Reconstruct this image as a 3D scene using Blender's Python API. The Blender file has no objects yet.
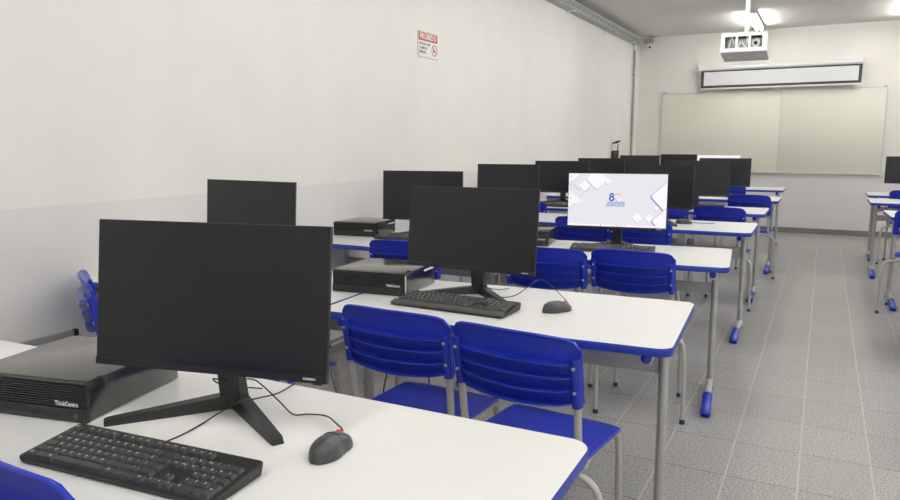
import bpy, bmesh, math, random
from mathutils import Vector, Matrix
random.seed(7)
PI = math.pi
R = math.radians
sc = bpy.context.scene
COL = sc.collection

# ------------------------------------------------------------------ materials
def mat(name, col, rough=.5, metal=0, var=0, vscale=20, bump=0, bscale=200, spec=.5, coat=0):
    m = bpy.data.materials.new(name); m.use_nodes = True
    nt = m.node_tree; b = nt.nodes['Principled BSDF']
    b.inputs['Base Color'].default_value = (*col, 1)
    b.inputs['Roughness'].default_value = rough
    b.inputs['Metallic'].default_value = metal
    b.inputs['Specular IOR Level'].default_value = spec
    b.inputs['Coat Weight'].default_value = coat
    tc = nt.nodes.new('ShaderNodeTexCoord')
    if var:
        n = nt.nodes.new('ShaderNodeTexNoise'); n.inputs['Scale'].default_value = vscale
        n.inputs['Detail'].default_value = 5
        nt.links.new(tc.outputs['Object'], n.inputs['Vector'])
        mx = nt.nodes.new('ShaderNodeMix'); mx.data_type = 'RGBA'
        mx.inputs[6].default_value = (*[c * (1 - var) for c in col], 1)
        mx.inputs[7].default_value = (*[min(1, c * (1 + var)) for c in col], 1)
        nt.links.new(n.outputs['Fac'], mx.inputs[0])
        nt.links.new(mx.outputs[2], b.inputs['Base Color'])
    if bump:
        n2 = nt.nodes.new('ShaderNodeTexNoise'); n2.inputs['Scale'].default_value = bscale
        n2.inputs['Detail'].default_value = 3
        nt.links.new(tc.outputs['Object'], n2.inputs['Vector'])
        bp = nt.nodes.new('ShaderNodeBump'); bp.inputs['Strength'].default_value = bump
        bp.inputs['Distance'].default_value = .002
        nt.links.new(n2.outputs['Fac'], bp.inputs['Height'])
        nt.links.new(bp.outputs['Normal'], b.inputs['Normal'])
    return m

def emis(name, col, s):
    m = bpy.data.materials.new(name); m.use_nodes = True
    nt = m.node_tree; nt.nodes.remove(nt.nodes['Principled BSDF'])
    e = nt.nodes.new('ShaderNodeEmission'); e.inputs[0].default_value = (*col, 1); e.inputs[1].default_value = s
    nt.links.new(e.outputs[0], nt.nodes['Material Output'].inputs[0])
    return m

M = {}
M['laminate'] = mat('white_laminate', (.78, .78, .765), .32, var=.015, vscale=6, bump=.04, bscale=900)
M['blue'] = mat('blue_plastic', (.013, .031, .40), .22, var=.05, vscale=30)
M['blue_seat_lit'] = mat('blue_plastic_lit_seat', (.034, .062, .62), .36, var=.05, vscale=30)  # chair blue lightened for the seats: light from above put into the colour
M['blue_edge'] = mat('blue_edge_band', (.014, .038, .36), .35)
M['steel'] = mat('grey_painted_steel', (.43, .43, .41), .38, metal=.15, var=.03)
M['steel_light'] = mat('light_grey_painted_tube', (.46, .455, .43), .36, metal=.1, var=.03)
M['cap_navy'] = mat('navy_foot_cap', (.012, .018, .10), .4)
M['rivet'] = mat('zinc_rivet', (.55, .56, .62), .35, metal=.8)
M['black'] = mat('black_plastic', (.014, .014, .016), .42, bump=.1, bscale=700)
M['black_soft'] = mat('black_textured_plastic', (.017, .017, .019), .55, bump=.15, bscale=900)
M['screen_off'] = mat('unlit_matte_screen', (.0105, .0120, .0155), .24, spec=.42)
M['chin'] = mat('black_bezel', (.010, .010, .014), .35)
M['case'] = mat('black_case_steel', (.013, .013, .013), .20, bump=.06, bscale=800, spec=.9, coat=.4)
M['case_side'] = mat('black_case_front', (.015, .015, .017), .42)
M['port'] = mat('port_black', (.004, .004, .004), .5)
M['logo'] = mat('silver_print', (.75, .74, .70), .4)
M['key'] = mat('key_plastic', (.036, .036, .037), .45, var=.06)
M['legend'] = mat('white_key_print', (.78, .78, .78), .5)
M['kb'] = mat('keyboard_base', (.014, .014, .015), .5)
M['palm'] = mat('keyboard_palm_rest', (.060, .060, .060), .55)
M['mouse'] = mat('dark_grey_mouse_shell', (.045, .046, .05), .33)
M['red'] = mat('red_wheel', (.65, .04, .02), .4)
M['cable'] = mat('black_cable', (.012, .012, .013), .5)
M['cable_grey'] = mat('grey_cable', (.25, .25, .25), .5)
M['label_white'] = mat('white_label', (.78, .78, .78), .45)
M['gal'] = mat('galvanised_steel', (.36, .38, .375), .42, metal=.55, var=.15, vscale=15)
M['slot'] = mat('tray_slot', (.20, .21, .21), .6)
M['conduit'] = mat('grey_conduit', (.33, .33, .31), .5)
M['white_plastic'] = mat('white_plastic', (.78, .77, .73), .4)
M['white_metal'] = mat('white_painted_metal', (.74, .74, .74), .4)
M['grey_panel'] = mat('grey_cage_bottom', (.52, .52, .52), .5)
M['proj_dark'] = mat('projector_grey', (.36, .36, .37), .45, var=.3, vscale=18)
M['board'] = mat('cream_white_board', (.76, .755, .66), .22, var=.012, vscale=3)
M['alu'] = mat('aluminium_trim', (.66, .655, .60), .38, metal=.3)
M['screen_cloth'] = mat('white_screen_cloth', (.72, .725, .75), .8)
M['screen_border'] = mat('black_screen_border', (.05, .05, .055), .7)
M['brown'] = mat('brown_holder', (.075, .038, .030), .55, var=.2)
M['sign_white'] = mat('sign_white', (.74, .73, .72), .5)
M['sign_grey'] = mat('sign_backing_grey', (.38, .38, .36), .6)
M['sign_red'] = mat('sign_red', (.42, .06, .055), .5)
M['sign_ink'] = mat('sign_ink', (.05, .05, .06), .6)
M['lens'] = mat('camera_lens', (.005, .005, .006), .1)
M['tube'] = emis('fluorescent_tube', (1.0, .985, .955), 59.5)

# wall with a grey painted dado below the height zline (object coordinates = world)
def wall_mat(name, top, low, zline):
    m = bpy.data.materials.new(name); m.use_nodes = True
    nt = m.node_tree; b = nt.nodes['Principled BSDF']
    b.inputs['Roughness'].default_value = .62
    b.inputs['Specular IOR Level'].default_value = .35
    tc = nt.nodes.new('ShaderNodeTexCoord')
    sx = nt.nodes.new('ShaderNodeSeparateXYZ'); nt.links.new(tc.outputs['Object'], sx.inputs[0])
    nz = nt.nodes.new('ShaderNodeTexNoise'); nz.inputs['Scale'].default_value = 3; nz.inputs['Detail'].default_value = 6
    nt.links.new(tc.outputs['Object'], nz.inputs['Vector'])
    wv = nt.nodes.new('ShaderNodeMath'); wv.operation = 'MULTIPLY_ADD'
    wv.inputs[1].default_value = .006; wv.inputs[2].default_value = zline - .003
    nt.links.new(nz.outputs['Fac'], wv.inputs[0])
    gt = nt.nodes.new('ShaderNodeMath'); gt.operation = 'GREATER_THAN'
    nt.links.new(sx.outputs['Z'], gt.inputs[0]); nt.links.new(wv.outputs[0], gt.inputs[1])
    mx = nt.nodes.new('ShaderNodeMix'); mx.data_type = 'RGBA'
    mx.inputs[6].default_value = (*low, 1); mx.inputs[7].default_value = (*top, 1)
    nt.links.new(gt.outputs[0], mx.inputs[0])
    mr = nt.nodes.new('ShaderNodeMapRange')
    mr.inputs['From Min'].default_value = .3; mr.inputs['From Max'].default_value = .7
    mr.inputs['To Min'].default_value = .975; mr.inputs['To Max'].default_value = 1.02
    nt.links.new(nz.outputs['Fac'], mr.inputs['Value'])
    ml = nt.nodes.new('ShaderNodeMix'); ml.data_type = 'RGBA'; ml.blend_type = 'MULTIPLY'; ml.inputs[0].default_value = 1
    nt.links.new(mx.outputs[2], ml.inputs[6]); nt.links.new(mr.outputs['Result'], ml.inputs[7])
    nt.links.new(ml.outputs[2], b.inputs['Base Color'])
    n2 = nt.nodes.new('ShaderNodeTexNoise'); n2.inputs['Scale'].default_value = 14; n2.inputs['Detail'].default_value = 8
    nt.links.new(tc.outputs['Object'], n2.inputs['Vector'])
    bp = nt.nodes.new('ShaderNodeBump'); bp.inputs['Strength'].default_value = .10; bp.inputs['Distance'].default_value = .01
    nt.links.new(n2.outputs['Fac'], bp.inputs['Height']); nt.links.new(bp.outputs['Normal'], b.inputs['Normal'])
    return m
M['wall'] = wall_mat('painted_wall_two_tone', (.74, .728, .69), (.675, .660, .650), 1.092)
M['wall_back'] = wall_mat('painted_back_wall', (.80, .775, .725), (.74, .72, .735), .93)
M['ceiling'] = mat('painted_ceiling', (.68, .675, .65), .8, var=.02, vscale=1.5, bump=.1, bscale=20)

def floor_mat():
    m = bpy.data.materials.new('grey_speckled_tiles'); m.use_nodes = True
    nt = m.node_tree; b = nt.nodes['Principled BSDF']; L = nt.links.new
    tc = nt.nodes.new('ShaderNodeTexCoord'); sx = nt.nodes.new('ShaderNodeSeparateXYZ')
    L(tc.outputs['Object'], sx.inputs[0])
    def math_(op, a, c=None, d=None):
        n = nt.nodes.new('ShaderNodeMath'); n.operation = op
        for i, v in enumerate((a, c, d)):
            if v is None: continue
            if isinstance(v, (int, float)): n.inputs[i].default_value = v
            else: L(v, n.inputs[i])
        return n.outputs[0]
    def dist(axis, off, pitch):
        t = math_('DIVIDE', math_('SUBTRACT', axis, off), pitch)
        f = math_('FRACT', t)
        dmin = math_('MINIMUM', f, math_('SUBTRACT', 1.0, f))
        return math_('MULTIPLY', dmin, pitch), math_('FLOOR', t)
    dx, ix = dist(sx.outputs['X'], 2.4706, .2646)
    dy, iy = dist(sx.outputs['Y'], 3.264, .366)
    gx = math_('LESS_THAN', dx, .0036)
    gy = math_('LESS_THAN', dy, .0028)
    n1 = nt.nodes.new('ShaderNodeTexNoise'); n1.inputs['Scale'].default_value = 120; n1.inputs['Detail'].default_value = 8; n1.inputs['Roughness'].default_value = .75
    L(tc.outputs['Object'], n1.inputs['Vector'])
    cr = nt.nodes.new('ShaderNodeValToRGB')
    cr.color_ramp.elements[0].position = .33; cr.color_ramp.elements[0].color = (.195, .19, .179, 1)
    cr.color_ramp.elements[1].position = .66; cr.color_ramp.elements[1].color = (.47, .46, .438, 1)
    L(n1.outputs['Fac'], cr.inputs[0])
    wn = nt.nodes.new('ShaderNodeTexWhiteNoise'); wn.noise_dimensions = '2D'
    cb = nt.nodes.new('ShaderNodeCombineXYZ'); L(ix, cb.inputs[0]); L(iy, cb.inputs[1]); L(cb.outputs[0], wn.inputs['Vector'])
    mr = nt.nodes.new('ShaderNodeMapRange'); mr.inputs['To Min'].default_value = .93; mr.inputs['To Max'].default_value = 1.05
    L(wn.outputs['Value'], mr.inputs['Value'])
    ml = nt.nodes.new('ShaderNodeMix'); ml.data_type = 'RGBA'; ml.blend_type = 'MULTIPLY'; ml.inputs[0].default_value = 1
    L(cr.outputs[0], ml.inputs[6]); L(mr.outputs['Result'], ml.inputs[7])
    g1 = nt.nodes.new('ShaderNodeMix'); g1.data_type = 'RGBA'; L(gy, g1.inputs[0]); L(ml.outputs[2], g1.inputs[6]); g1.inputs[7].default_value = (.15, .14, .12, 1)
    g2 = nt.nodes.new('ShaderNodeMix'); g2.data_type = 'RGBA'; L(gx, g2.inputs[0]); L(g1.outputs[2], g2.inputs[6]); g2.inputs[7].default_value = (.50, .46, .385, 1)
    L(g2.outputs[2], b.inputs['Base Color'])
    rr = nt.nodes.new('ShaderNodeMapRange'); rr.inputs['To Min'].default_value = .20; rr.inputs['To Max'].default_value = .36
    L(n1.outputs['Fac'], rr.inputs['Value']); L(rr.outputs['Result'], b.inputs['Roughness'])
    bp = nt.nodes.new('ShaderNodeBump'); bp.inputs['Strength'].default_value = .35; bp.inputs['Distance'].default_value = .004
    L(n1.outputs['Fac'], bp.inputs['Height']); L(bp.outputs['Normal'], b.inputs['Normal'])
    return m
M['floor'] = floor_mat()

# ------------------------------------------------------------------ mesh helpers
def link(name, me, parent=None, loc=(0, 0, 0), rz=0):
    o = bpy.data.objects.new(name, me); COL.objects.link(o)
    o.location = loc; o.rotation_euler = (0, 0, rz)
    if parent is not None: o.parent = parent
    return o

def thing(name, label, cat, loc=(0, 0, 0), rz=0, group=None):
    o = bpy.data.objects.new(name, None); COL.objects.link(o)
    o.empty_display_size = .05
    o.location = loc; o.rotation_euler = (0, 0, rz)
    o['label'] = label; o['category'] = cat
    if group: o['group'] = group
    return o

def tag(o, label, cat, group=None):
    o['label'] = label; o['category'] = cat
    if group: o['group'] = group
    return o

class MB:
    def __init__(s): s.bm = bmesh.new(); s.mi = 0
    def _f(s, vs):
        try:
            f = s.bm.faces.new(vs); f.material_index = s.mi; return f
        except ValueError: return None
    def box(s, x0, x1, y0, y1, z0, z1, bev=0, mtx=None):
        b = bmesh.new(); bmesh.ops.create_cube(b, size=1)
        for v in b.verts:
            v.co = Vector(((x0 + x1) / 2 + v.co.x * (x1 - x0), (y0 + y1) / 2 + v.co.y * (y1 - y0), (z0 + z1) / 2 + v.co.z * (z1 - z0)))
        if bev:
            bmesh.ops.bevel(b, geom=b.edges[:], offset=bev, segments=2, affect='EDGES', profile=.5)
        s.merge(b, mtx); return s
    def merge(s, b, mtx=None):
        mp = {}
        for v in b.verts: mp[v] = s.bm.verts.new(mtx @ v.co if mtx else v.co)
        for f in b.faces: s._f([mp[v] for v in f.verts])
        b.free()
    def ring(s, rings, cap=True, closed=True):
        vs = [[s.bm.verts.new(p) for p in r] for r in rings]
        n = len(rings[0])
        for a, c in zip(vs, vs[1:]):
            for i in range(n if closed else n - 1):
                j = (i + 1) % n
                s._f([a[i], a[j], c[j], c[i]])
        if cap: s._f(list(reversed(vs[0]))); s._f(vs[-1])
        return s
    def tube(s, pts, r, seg=10, rx=None, up=None):
        pts = [Vector(p) for p in pts]; rings = []
        t0 = (pts[1] - pts[0]).normalized()
        ref = Vector(up) if up else (Vector((0, 0, 1)) if abs(t0.z) < .9 else Vector((1, 0, 0)))
        n = (ref - t0 * ref.dot(t0)).normalized()
        for i, p in enumerate(pts):
            t = (pts[min(i + 1, len(pts) - 1)] - pts[max(i - 1, 0)]).normalized()
            n = (n - t * n.dot(t)).normalized(); bb = t.cross(n)
            ra = r[i] if isinstance(r, (list, tuple)) else r
            rb = (rx[i] if isinstance(rx, (list, tuple)) else rx) if rx else ra
            rings.append([p + n * math.cos(a) * ra + bb * math.sin(a) * rb for a in [2 * PI * k / seg for k in range(seg)]])
        return s.ring(rings)
    def lathe(s, prof, seg=24, mtx=None):
        rings = [[Vector((max(r, 1e-5) * math.cos(2 * PI * k / seg), max(r, 1e-5) * math.sin(2 * PI * k / seg), z)) for k in range(seg)] for r, z in prof]
        if mtx: rings = [[mtx @ p for p in r] for r in rings]
        return s.ring(rings)
    def prism(s, pts, z0, z1, bev=0):
        """vertical extrusion of a plan outline (ccw)"""
        if bev:
            c = sum((Vector(p) for p in pts), Vector((0, 0))) / len(pts)
            def off(d):
                n = len(pts); out = []
                for i in range(n):
                    a, b, e = Vector(pts[i - 1]), Vector(pts[i]), Vector(pts[(i + 1) % n])
                    t = (e - a).normalized(); nn = Vector((t.y, -t.x))
                    out.append(b - nn * d)
                return out
            i_ = off(bev)
            return s.ring([[(p[0], p[1], z0) for p in i_], [(p[0], p[1], z0 + bev) for p in pts], [(p[0], p[1], z1 - bev) for p in pts], [(p[0], p[1], z1) for p in i_]])
        return s.ring([[(p[0], p[1], z0) for p in pts], [(p[0], p[1], z1) for p in pts]])
    def build(s, name, m, parent=None, smooth=40, loc=(0, 0, 0), rz=0):
        me = s.mesh(name, m, smooth)
        return link(name, me, parent, loc, rz)
    def mesh(s, name, m, smooth=40):
        bmesh.ops.recalc_face_normals(s.bm, faces=s.bm.faces[:])
        me = bpy.data.meshes.new(name); s.bm.to_mesh(me); s.bm.free()
        for mm in (m if isinstance(m, (list, tuple)) else [m]): me.materials.append(mm)
        if smooth:
            for p in me.polygons: p.use_smooth = True
            me.set_sharp_from_angle(angle=R(smooth))
        return me

def rrect(w, d, r, seg=6, cx=0, cy=0):
    out = []
    for sx, sy, a0 in ((1, -1, -90), (1, 1, 0), (-1, 1, 90), (-1, -1, 180)):
        for k in range(seg + 1):
            a = R(a0 + 90 * k / seg)
            out.append((cx + sx * (w / 2 - r) + r * math.cos(a), cy + sy * (d / 2 - r) + r * math.sin(a)))
    return out

def smooth_path(pts, n=8):
    P = [Vector(p) for p in pts]; out = []
    for i in range(len(P) - 1):
        p0, p1, p2, p3 = P[max(i - 1, 0)], P[i], P[i + 1], P[min(i + 2, len(P) - 1)]
        for k in range(n):
            t = k / n
            out.append(.5 * ((2 * p1) + (p2 - p0) * t + (2 * p0 - 5 * p1 + 4 * p2 - p3) * t * t + (3 * p1 - p0 - 3 * p2 + p3) * t ** 3))
    out.append(P[-1]); return out

_gl = {}
def text_mesh(txt, size, depth=.0004, align='CENTER', bold=0, shear=0, xs=1):
    key = (txt, size, depth, align, bold, shear, xs)
    if key in _gl: return _gl[key]
    cu = bpy.data.curves.new('lettering', 'FONT'); cu.body = txt; cu.size = size
    cu.align_x = align; cu.align_y = 'CENTER'; cu.extrude = depth / 2; cu.resolution_u = 2
    cu.offset = bold; cu.shear = shear
    ob = bpy.data.objects.new('lettering', cu); COL.objects.link(ob)
    dg = bpy.context.evaluated_depsgraph_get()
    me = bpy.data.meshes.new_from_object(ob.evaluated_get(dg))
    bpy.data.objects.remove(ob); 
    if xs != 1:
        for v in me.vertices: v.co.x *= xs
    _gl[key] = me
    return me

def text_obj(name, txt, size, m, parent, mtx, **kw):
    me = text_mesh(txt, size, **kw).copy(); me.materials.clear(); me.materials.append(m)
    me.transform(mtx)
    return link(name, me, parent)

UPRIGHT = Matrix.Rotation(PI / 2, 4, 'X')     # text plane x,y -> x,z facing -y

# ------------------------------------------------------------------ the room
X0, X1, Y0, Y1, H = 0.0, 6.6, -3.2, 11.718, 3.011
def struct(name, mb, m, smooth=40):
    o = mb.build(name, m, None, smooth); o['kind'] = 'structure'; return o
struct('floor', MB().box(X0 - .15, X1 + .15, Y0 - .15, Y1 + .15, -.12, 0), M['floor'], 0)
struct('ceiling', MB().box(X0 - .15, X1 + .15, Y0 - .15, Y1 + .15, H, H + .12), M['ceiling'], 0)
struct('wall_left', MB().box(X0 - .15, X0, Y0, Y1, 0, H), M['wall'], 0)
struct('wall_right', MB().box(X1, X1 + .15, Y0, Y1, 0, H), M['wall'], 0)
struct('wall_back', MB().box(X0 - .15, X1 + .15, Y1, Y1 + .15, 0, H), M['wall_back'], 0)
struct('wall_front', MB().box(X0 - .15, X1 + .15, Y0 - .15, Y0, 0, H), M['wall'], 0)
M['base_tile'] = mat('baseboard_tile', (.20, .19, .175), .45, var=.12, vscale=50)
struct('baseboard_back', MB().box(X0, X1, Y1 - .012, Y1, 0, .08), M['base_tile'], 0)
struct('baseboard_left', MB().box(X0, X0 + .012, Y0, Y1 - .012, 0, .08), M['base_tile'], 0)

# ------------------------------------------------------------------ tables
TW, TD, TH = 1.20, .6626, .76
def make_table(nrx, nry, yaw, label, right_corner=True):
    """(nrx,nry): near right (or near left) corner of the top"""
    rt = thing('computer_table', label, 'table', (0, 0, 0), yaw, 'white tables with blue edges')
    dx = -TW / 2 if right_corner else TW / 2
    c = Vector((nrx, nry, 0)) + Matrix.Rotation(yaw, 3, 'Z') @ Vector((dx, TD / 2, 0))
    rt.location = c
    for nm, me in TABLE_PARTS[0]:
        o = link(nm, me, rt)
        if nm == 'foot':
            for n2, m2 in TABLE_PARTS[1][me.name]: link(n2, m2, o)
        if nm == 'top_rail':
            for n2, m2 in TABLE_PARTS[1][me.name]: link(n2, m2, o)
    return rt

def table_parts():
    parts = []; subs = {}
    o = rrect(TW, TD, .045)
    i = rrect(TW - .004, TD - .004, .043)
    me = MB().prism(i, TH - .022, TH).mesh('tabletop', M['laminate']); parts.append(('tabletop', me))
    mb = MB()
    prof = [(0.0035, TH - .026), (.001, TH - .026), (0, TH - .0235), (0, TH - .003), (.0012, TH - .0008), (.0035, TH - .0004)]
    rings = []
    for ins, z in prof:
        rings.append([(p[0], p[1], z) for p in rrect(TW - 2 * ins, TD - 2 * ins, .045 - ins)])
    mb.ring(rings, cap=False)
    mb.ring([[(p[0], p[1], TH - .026) for p in rrect(TW - .007, TD - .007, .0415)], [(p[0], p[1], TH - .0255) for p in rrect(TW - .007, TD - .007, .0415)]], cap=True)
    parts.append(('edge_band', mb.mesh('edge_band', M['blue_edge'])))
    for s in (-1, 1):
        x = s * (TW / 2 - .075)
        col = [(x + .0165 * math.cos(a), .12 + .029 * math.sin(a) * (1 if True else 1)) for a in [2 * PI * k / 20 for k in range(20)]]
        parts.append(('leg', MB().prism(col, .055, TH - .06).mesh('table_leg', M['steel'])))
        # foot: arched oblong tube running front to back
        fp = [(x, -.27, .022), (x, -.22, .030), (x, -.15, .042), (x, -.05, .054), (x, .06, .060), (x, .12, .060), (x, .15, .056), (x, .175, .046)]
        fm = MB().tube(smooth_path(fp, 4), .019, 12, rx=.02).mesh('table_foot', M['steel_light'])
        parts.append(('foot', fm))
        cap = MB()
        cp = [(x, -.292, .018), (x, -.288, .022), (x, -.27, .027), (x, -.22, .034), (x, -.15, .044), (x, -.10, .050)]
        cap.tube(smooth_path(cp, 3), [.012] + [.018] * 2 + [.0225] * 13, 12, rx=[.014] + [.022] * 2 + [.0255] * 13)
        cap.box(x - .022, x + .022, -.285, -.16, 0, .03, .004)
        capb = MB()
        cq = [(x, .155, .052), (x, .175, .044), (x, .188, .034), (x, .194, .024)]
        capb.tube(smooth_path(cq, 3), .0215, 12, rx=.024); capb.box(x - .021, x + .021, .150, .192, 0, .03, .004)
        subs[fm.name] = [('toe_cap', cap.mesh('front_toe_cap', M['blue'])), ('toe_cap', capb.mesh('rear_toe_cap', M['steel_light']))]
        rl = MB().box(x - .014, x + .014, -.30, .30, TH - .066, TH - .027, .006).mesh('table_top_rail', M['steel'])
        parts.append(('top_rail', rl))
        subs[rl.name] = [('end_cap', MB().tube([(x, -.306, TH - .043), (x, -.302, TH - .043), (x, -.288, TH - .043)], [.010, .0155, .0155], 14).mesh('rail_end_cap', M['blue']))]
    parts.append(('crossbar', MB().box(-TW / 2 + .09, TW / 2 - .09, .11, .13, .545, .602, .004).mesh('crossbar', M['steel'])))
    return parts, subs
TABLE_PARTS = table_parts()

TABLES = [
 (2.392, .613, 0.015, 'nearest white table, holding the biggest monitor, keyboard and mouse', True),
 (1.150, .530, .05, 'white table at the far left edge beneath the nearest computer case', True),
 (2.399, 1.979, .058, 'white table in the second row, behind two pushed-in blue chairs', True),
 (1.188, 1.925, .05, 'second-row white table beside the left wall, mostly behind the nearest monitor', True),
 (2.387, 3.460, .09, 'white table carrying the lit monitor with the wallpaper', True),
 (1.120, 3.27, 0, 'white table by the left wall with a computer case at its left end', True),
 (2.358, 4.893, .012, 'white table directly behind the lit monitor, with a lone dark mouse', True),
 (1.12, 4.92, .0, 'white table by the left wall, left of the lit monitor', True),
 (2.337, 6.264, 0, 'fifth white table down the aisle, keyboard on its far edge', True),
 (1.08, 6.06, .0, 'fifth white table along the left wall, with a flat dark keyboard', True),
 (2.363, 7.779, 0, 'sixth white table down the aisle, second from the last on that side', True),
 (1.08, 7.50, .0, 'sixth table along the left wall, hidden mostly by dark monitors', True),
 (2.320, 9.60, 0, 'farthest white table left of the aisle, nearest the whiteboard', True),
 (1.08, 9.52, .0, 'seventh table along the left wall, under the brown holder', True),
 (1.42, 10.93, .0, 'last table against the back wall, far left behind all monitors', True),
 (3.205, 9.14, 0, 'farthest white table right of the aisle, with a dark monitor', False),
 (3.170, 7.98, 0, 'second-farthest white table right of the aisle', False),
 (3.240, 6.48, .03, 'white table right of the aisle behind the nearest chair there', False),
 (3.215, 5.06, -.02, 'closest table right of the aisle, only its blue toe showing', False),
]
for t in TABLES: make_table(*t)

# ------------------------------------------------------------------ chairs
CW, BH = .40, .185        # back width / height ; seat height .46 ; top of back .82
SEAT = .462
def chair_parts():
    P = {}
    rec = R(10)
    def bp(u, v, off=0):     # u -1..1 across, v 0..1 up the back, off + = towards the sitter
        x = u * CW / 2
        top = .82 + .012 * (1 - abs(u) ** 3.0) - .022 * max(0, (abs(u) - .86) / .14) ** 2
        bot = .645 - .020 * (1 - u * u)
        z = bot + (top - bot) * v
        y = -.030 * (1 - u * u) - (z - .645) * math.tan(rec) + off
        return Vector((x, y, z))
    mb = MB(); nu, nv = 24, 8; us = [-1 + 2 * i / nu for i in range(nu + 1)]; vs = [j / nv for j in range(nv + 1)]
    g = [[[mb.bm.verts.new(bp(u, v, o)) for v in vs] for u in us] for o in (.004, -.003)]
    for a, G in enumerate(g):
        for i in range(nu):
            for j in range(nv): mb._f([G[i][j], G[i + 1][j], G[i + 1][j + 1], G[i][j + 1]])
    for i in range(nu):
        for j in (0, nv): mb._f([g[0][i][j], g[0][i + 1][j], g[1][i + 1][j], g[1][i][j]])
    for j in range(nv):
        for i in (0, nu): mb._f([g[0][i][j], g[0][i][j + 1], g[1][i][j + 1], g[1][i][j]])
    # ribs across the rear + rolled rim
    for v in (.02, .225, .43, .635):
        rings = []
        for u in us:
            if abs(u) > .94: continue
            p = bp(u, v); t = .0040
            d = .004 + .026 * min(1, max(0, .93 - abs(u)) / .16)
            rings.append([p + Vector((0, -.002, -t)), p + Vector((0, -d, -t * .6)), p + Vector((0, -d, t * .6)), p + Vector((0, -.002, t))])
        mb.ring(rings)
    rim = [bp(u, 1) + Vector((0, -.003, -.001)) for u in us]
    mb.tube(rim, .0050, 8)
    for s in (-1, 1):
        e = [bp(s, v) for v in (-.04, .3, .6, .87)]
        pts = [e[0] + Vector((-s * .012, -.009, -.004))] + [q + Vector((-s * .012, -.009, 0)) for q in e[1:]]
        mb.tube(pts, .0150, 12, rx=.0175)
        mb.tube([bp(s, v) for v in (0, .3, .6, .9, 1)], .0045, 8)
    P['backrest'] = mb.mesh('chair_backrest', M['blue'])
    rv = []
    for s in (-1, 1):
        for v in (.22, .68):
            p = bp(s, v) + Vector((-s * .012, -.0255, 0))
            b = MB(); b.lathe([(.0055, 0), (.005, .0018), (.002, .003), (0, .0031)], 10, Matrix.Translation(p) @ Matrix.Rotation(PI / 2 , 4, 'X'))
            rv.append(b.mesh('chair_rivet', M['rivet']))
    P['rivet'] = rv
    # seat
    mb = MB(); w, d, n = .374, .358, 16
    def sp(u, v, o):
        m_ = max(abs(u), abs(v)); q = (abs(u) ** 9 + abs(v) ** 9) ** (1 / 9)
        k = m_ / q if q > 0 else 1
        x, y = u * k * w / 2, v * k * d / 2
        z = SEAT - .007 * (1 - u * u) * (1 - v * v) - .016 * max(0, v - .55) ** 2 / .2 + .012 * max(0, -v - .6) ** 2 / .16 - o
        return Vector((x, y + .185, z))
    ug = [-1 + 2 * i / n for i in range(n + 1)]
    g = [[[mb.bm.verts.new(sp(u, v, o)) for v in ug] for u in ug] for o in (0, .012)]
    for G in g:
        for i in range(n):
            for j in range(n): mb._f([G[i][j], G[i + 1][j], G[i + 1][j + 1], G[i][j + 1]])
    for i in range(n):
        for j in (0, n): mb._f([g[0][i][j], g[0][i + 1][j], g[1][i + 1][j], g[1][i][j]]); mb._f([g[0][j][i], g[0][j][i + 1], g[1][j][i + 1], g[1][j][i]])
    P['seat'] = mb.mesh('chair_seat', M['blue_seat_lit'])
    P['leg'] = []; P['cap'] = []; P['post'] = []
    for s in (-1, 1):
        xs = s * .175
        # front leg: comes up, bends back as the seat rail
        fl = [(s * .172, .372, .012), (s * .171, .366, .20), (s * .170, .355, .38), (s * .169, .338, .428), (s * .168, .30, .438), (s * .166, .16, .438)]
        P['leg'].append(MB().tube(smooth_path(fl, 4), .0105, 10).mesh('chair_front_leg', M['steel_light']))
        rl = [(s * .262, .000, .012), (s * .259, .004, .18), (s * .254, .008, .34), (s * .243, .012, .392), (s * .214, .016, .418), (s * .17, .022, .426), (s * .10, .03, .428)]
        P['leg'].append(MB().tube(smooth_path(rl, 4), .0105, 10).mesh('chair_rear_leg', M['steel_light']))
        for (cx, cy) in ((s * .172, .372), (s * .262, .0)):
            P['cap'].append(MB().lathe([(.0125, 0), (.0135, .003), (.0125, .020), (.011, .022)], 12, Matrix.Translation((cx, cy, 0))).mesh('chair_foot_cap', M['cap_navy']))
        b0 = bp(s, .8) + Vector((-s * .012, -.009, 0)); b1 = bp(s, .05) + Vector((-s * .012, -.009, 0))
        pp = [b0, b1, (s * .186, .004, .53), (s * .185, .016, .465), (s * .183, .045, .440), (s * .174, .10, .438)]
        P['post'].append(MB().tube(smooth_path(pp, 4), .0115, 10).mesh('chair_back_post', M['steel_light']))
    P['cross'] = [MB().tube([(-.12, .03, .428), (.12, .03, .428)], .009, 8).mesh('chair_cross_tube', M['steel_light']),
                  MB().tube([(-.168, .30, .436), (.168, .30, .436)], .009, 8).mesh('chair_cross_tube', M['steel_light'])]
    return P
CP = chair_parts()
def make_chair(x, y, yaw, label, small=False):
    """(x,y): centre of the top edge of the back"""
    rt = thing('school_chair', label, 'chair', (0, 0, 0), R(yaw), 'blue plastic chairs')
    off = Matrix.Rotation(R(yaw), 3, 'Z') @ Vector((0, -.031, 0))
    rt.location = (x - off.x, y - off.y, 0)
    b = link('backrest', CP['backrest'], rt)
    if not small:
        for m in CP['rivet']: link('rivet', m, b)
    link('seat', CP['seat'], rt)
    for m in CP['post']: link('back_post', m, rt)
    for m, c in zip(CP['leg'], CP['cap']):
        l = link('leg', m, rt); link('foot_cap', c, l)
    for m in CP['cross']: link('cross_tube', m, rt)
    return rt
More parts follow.
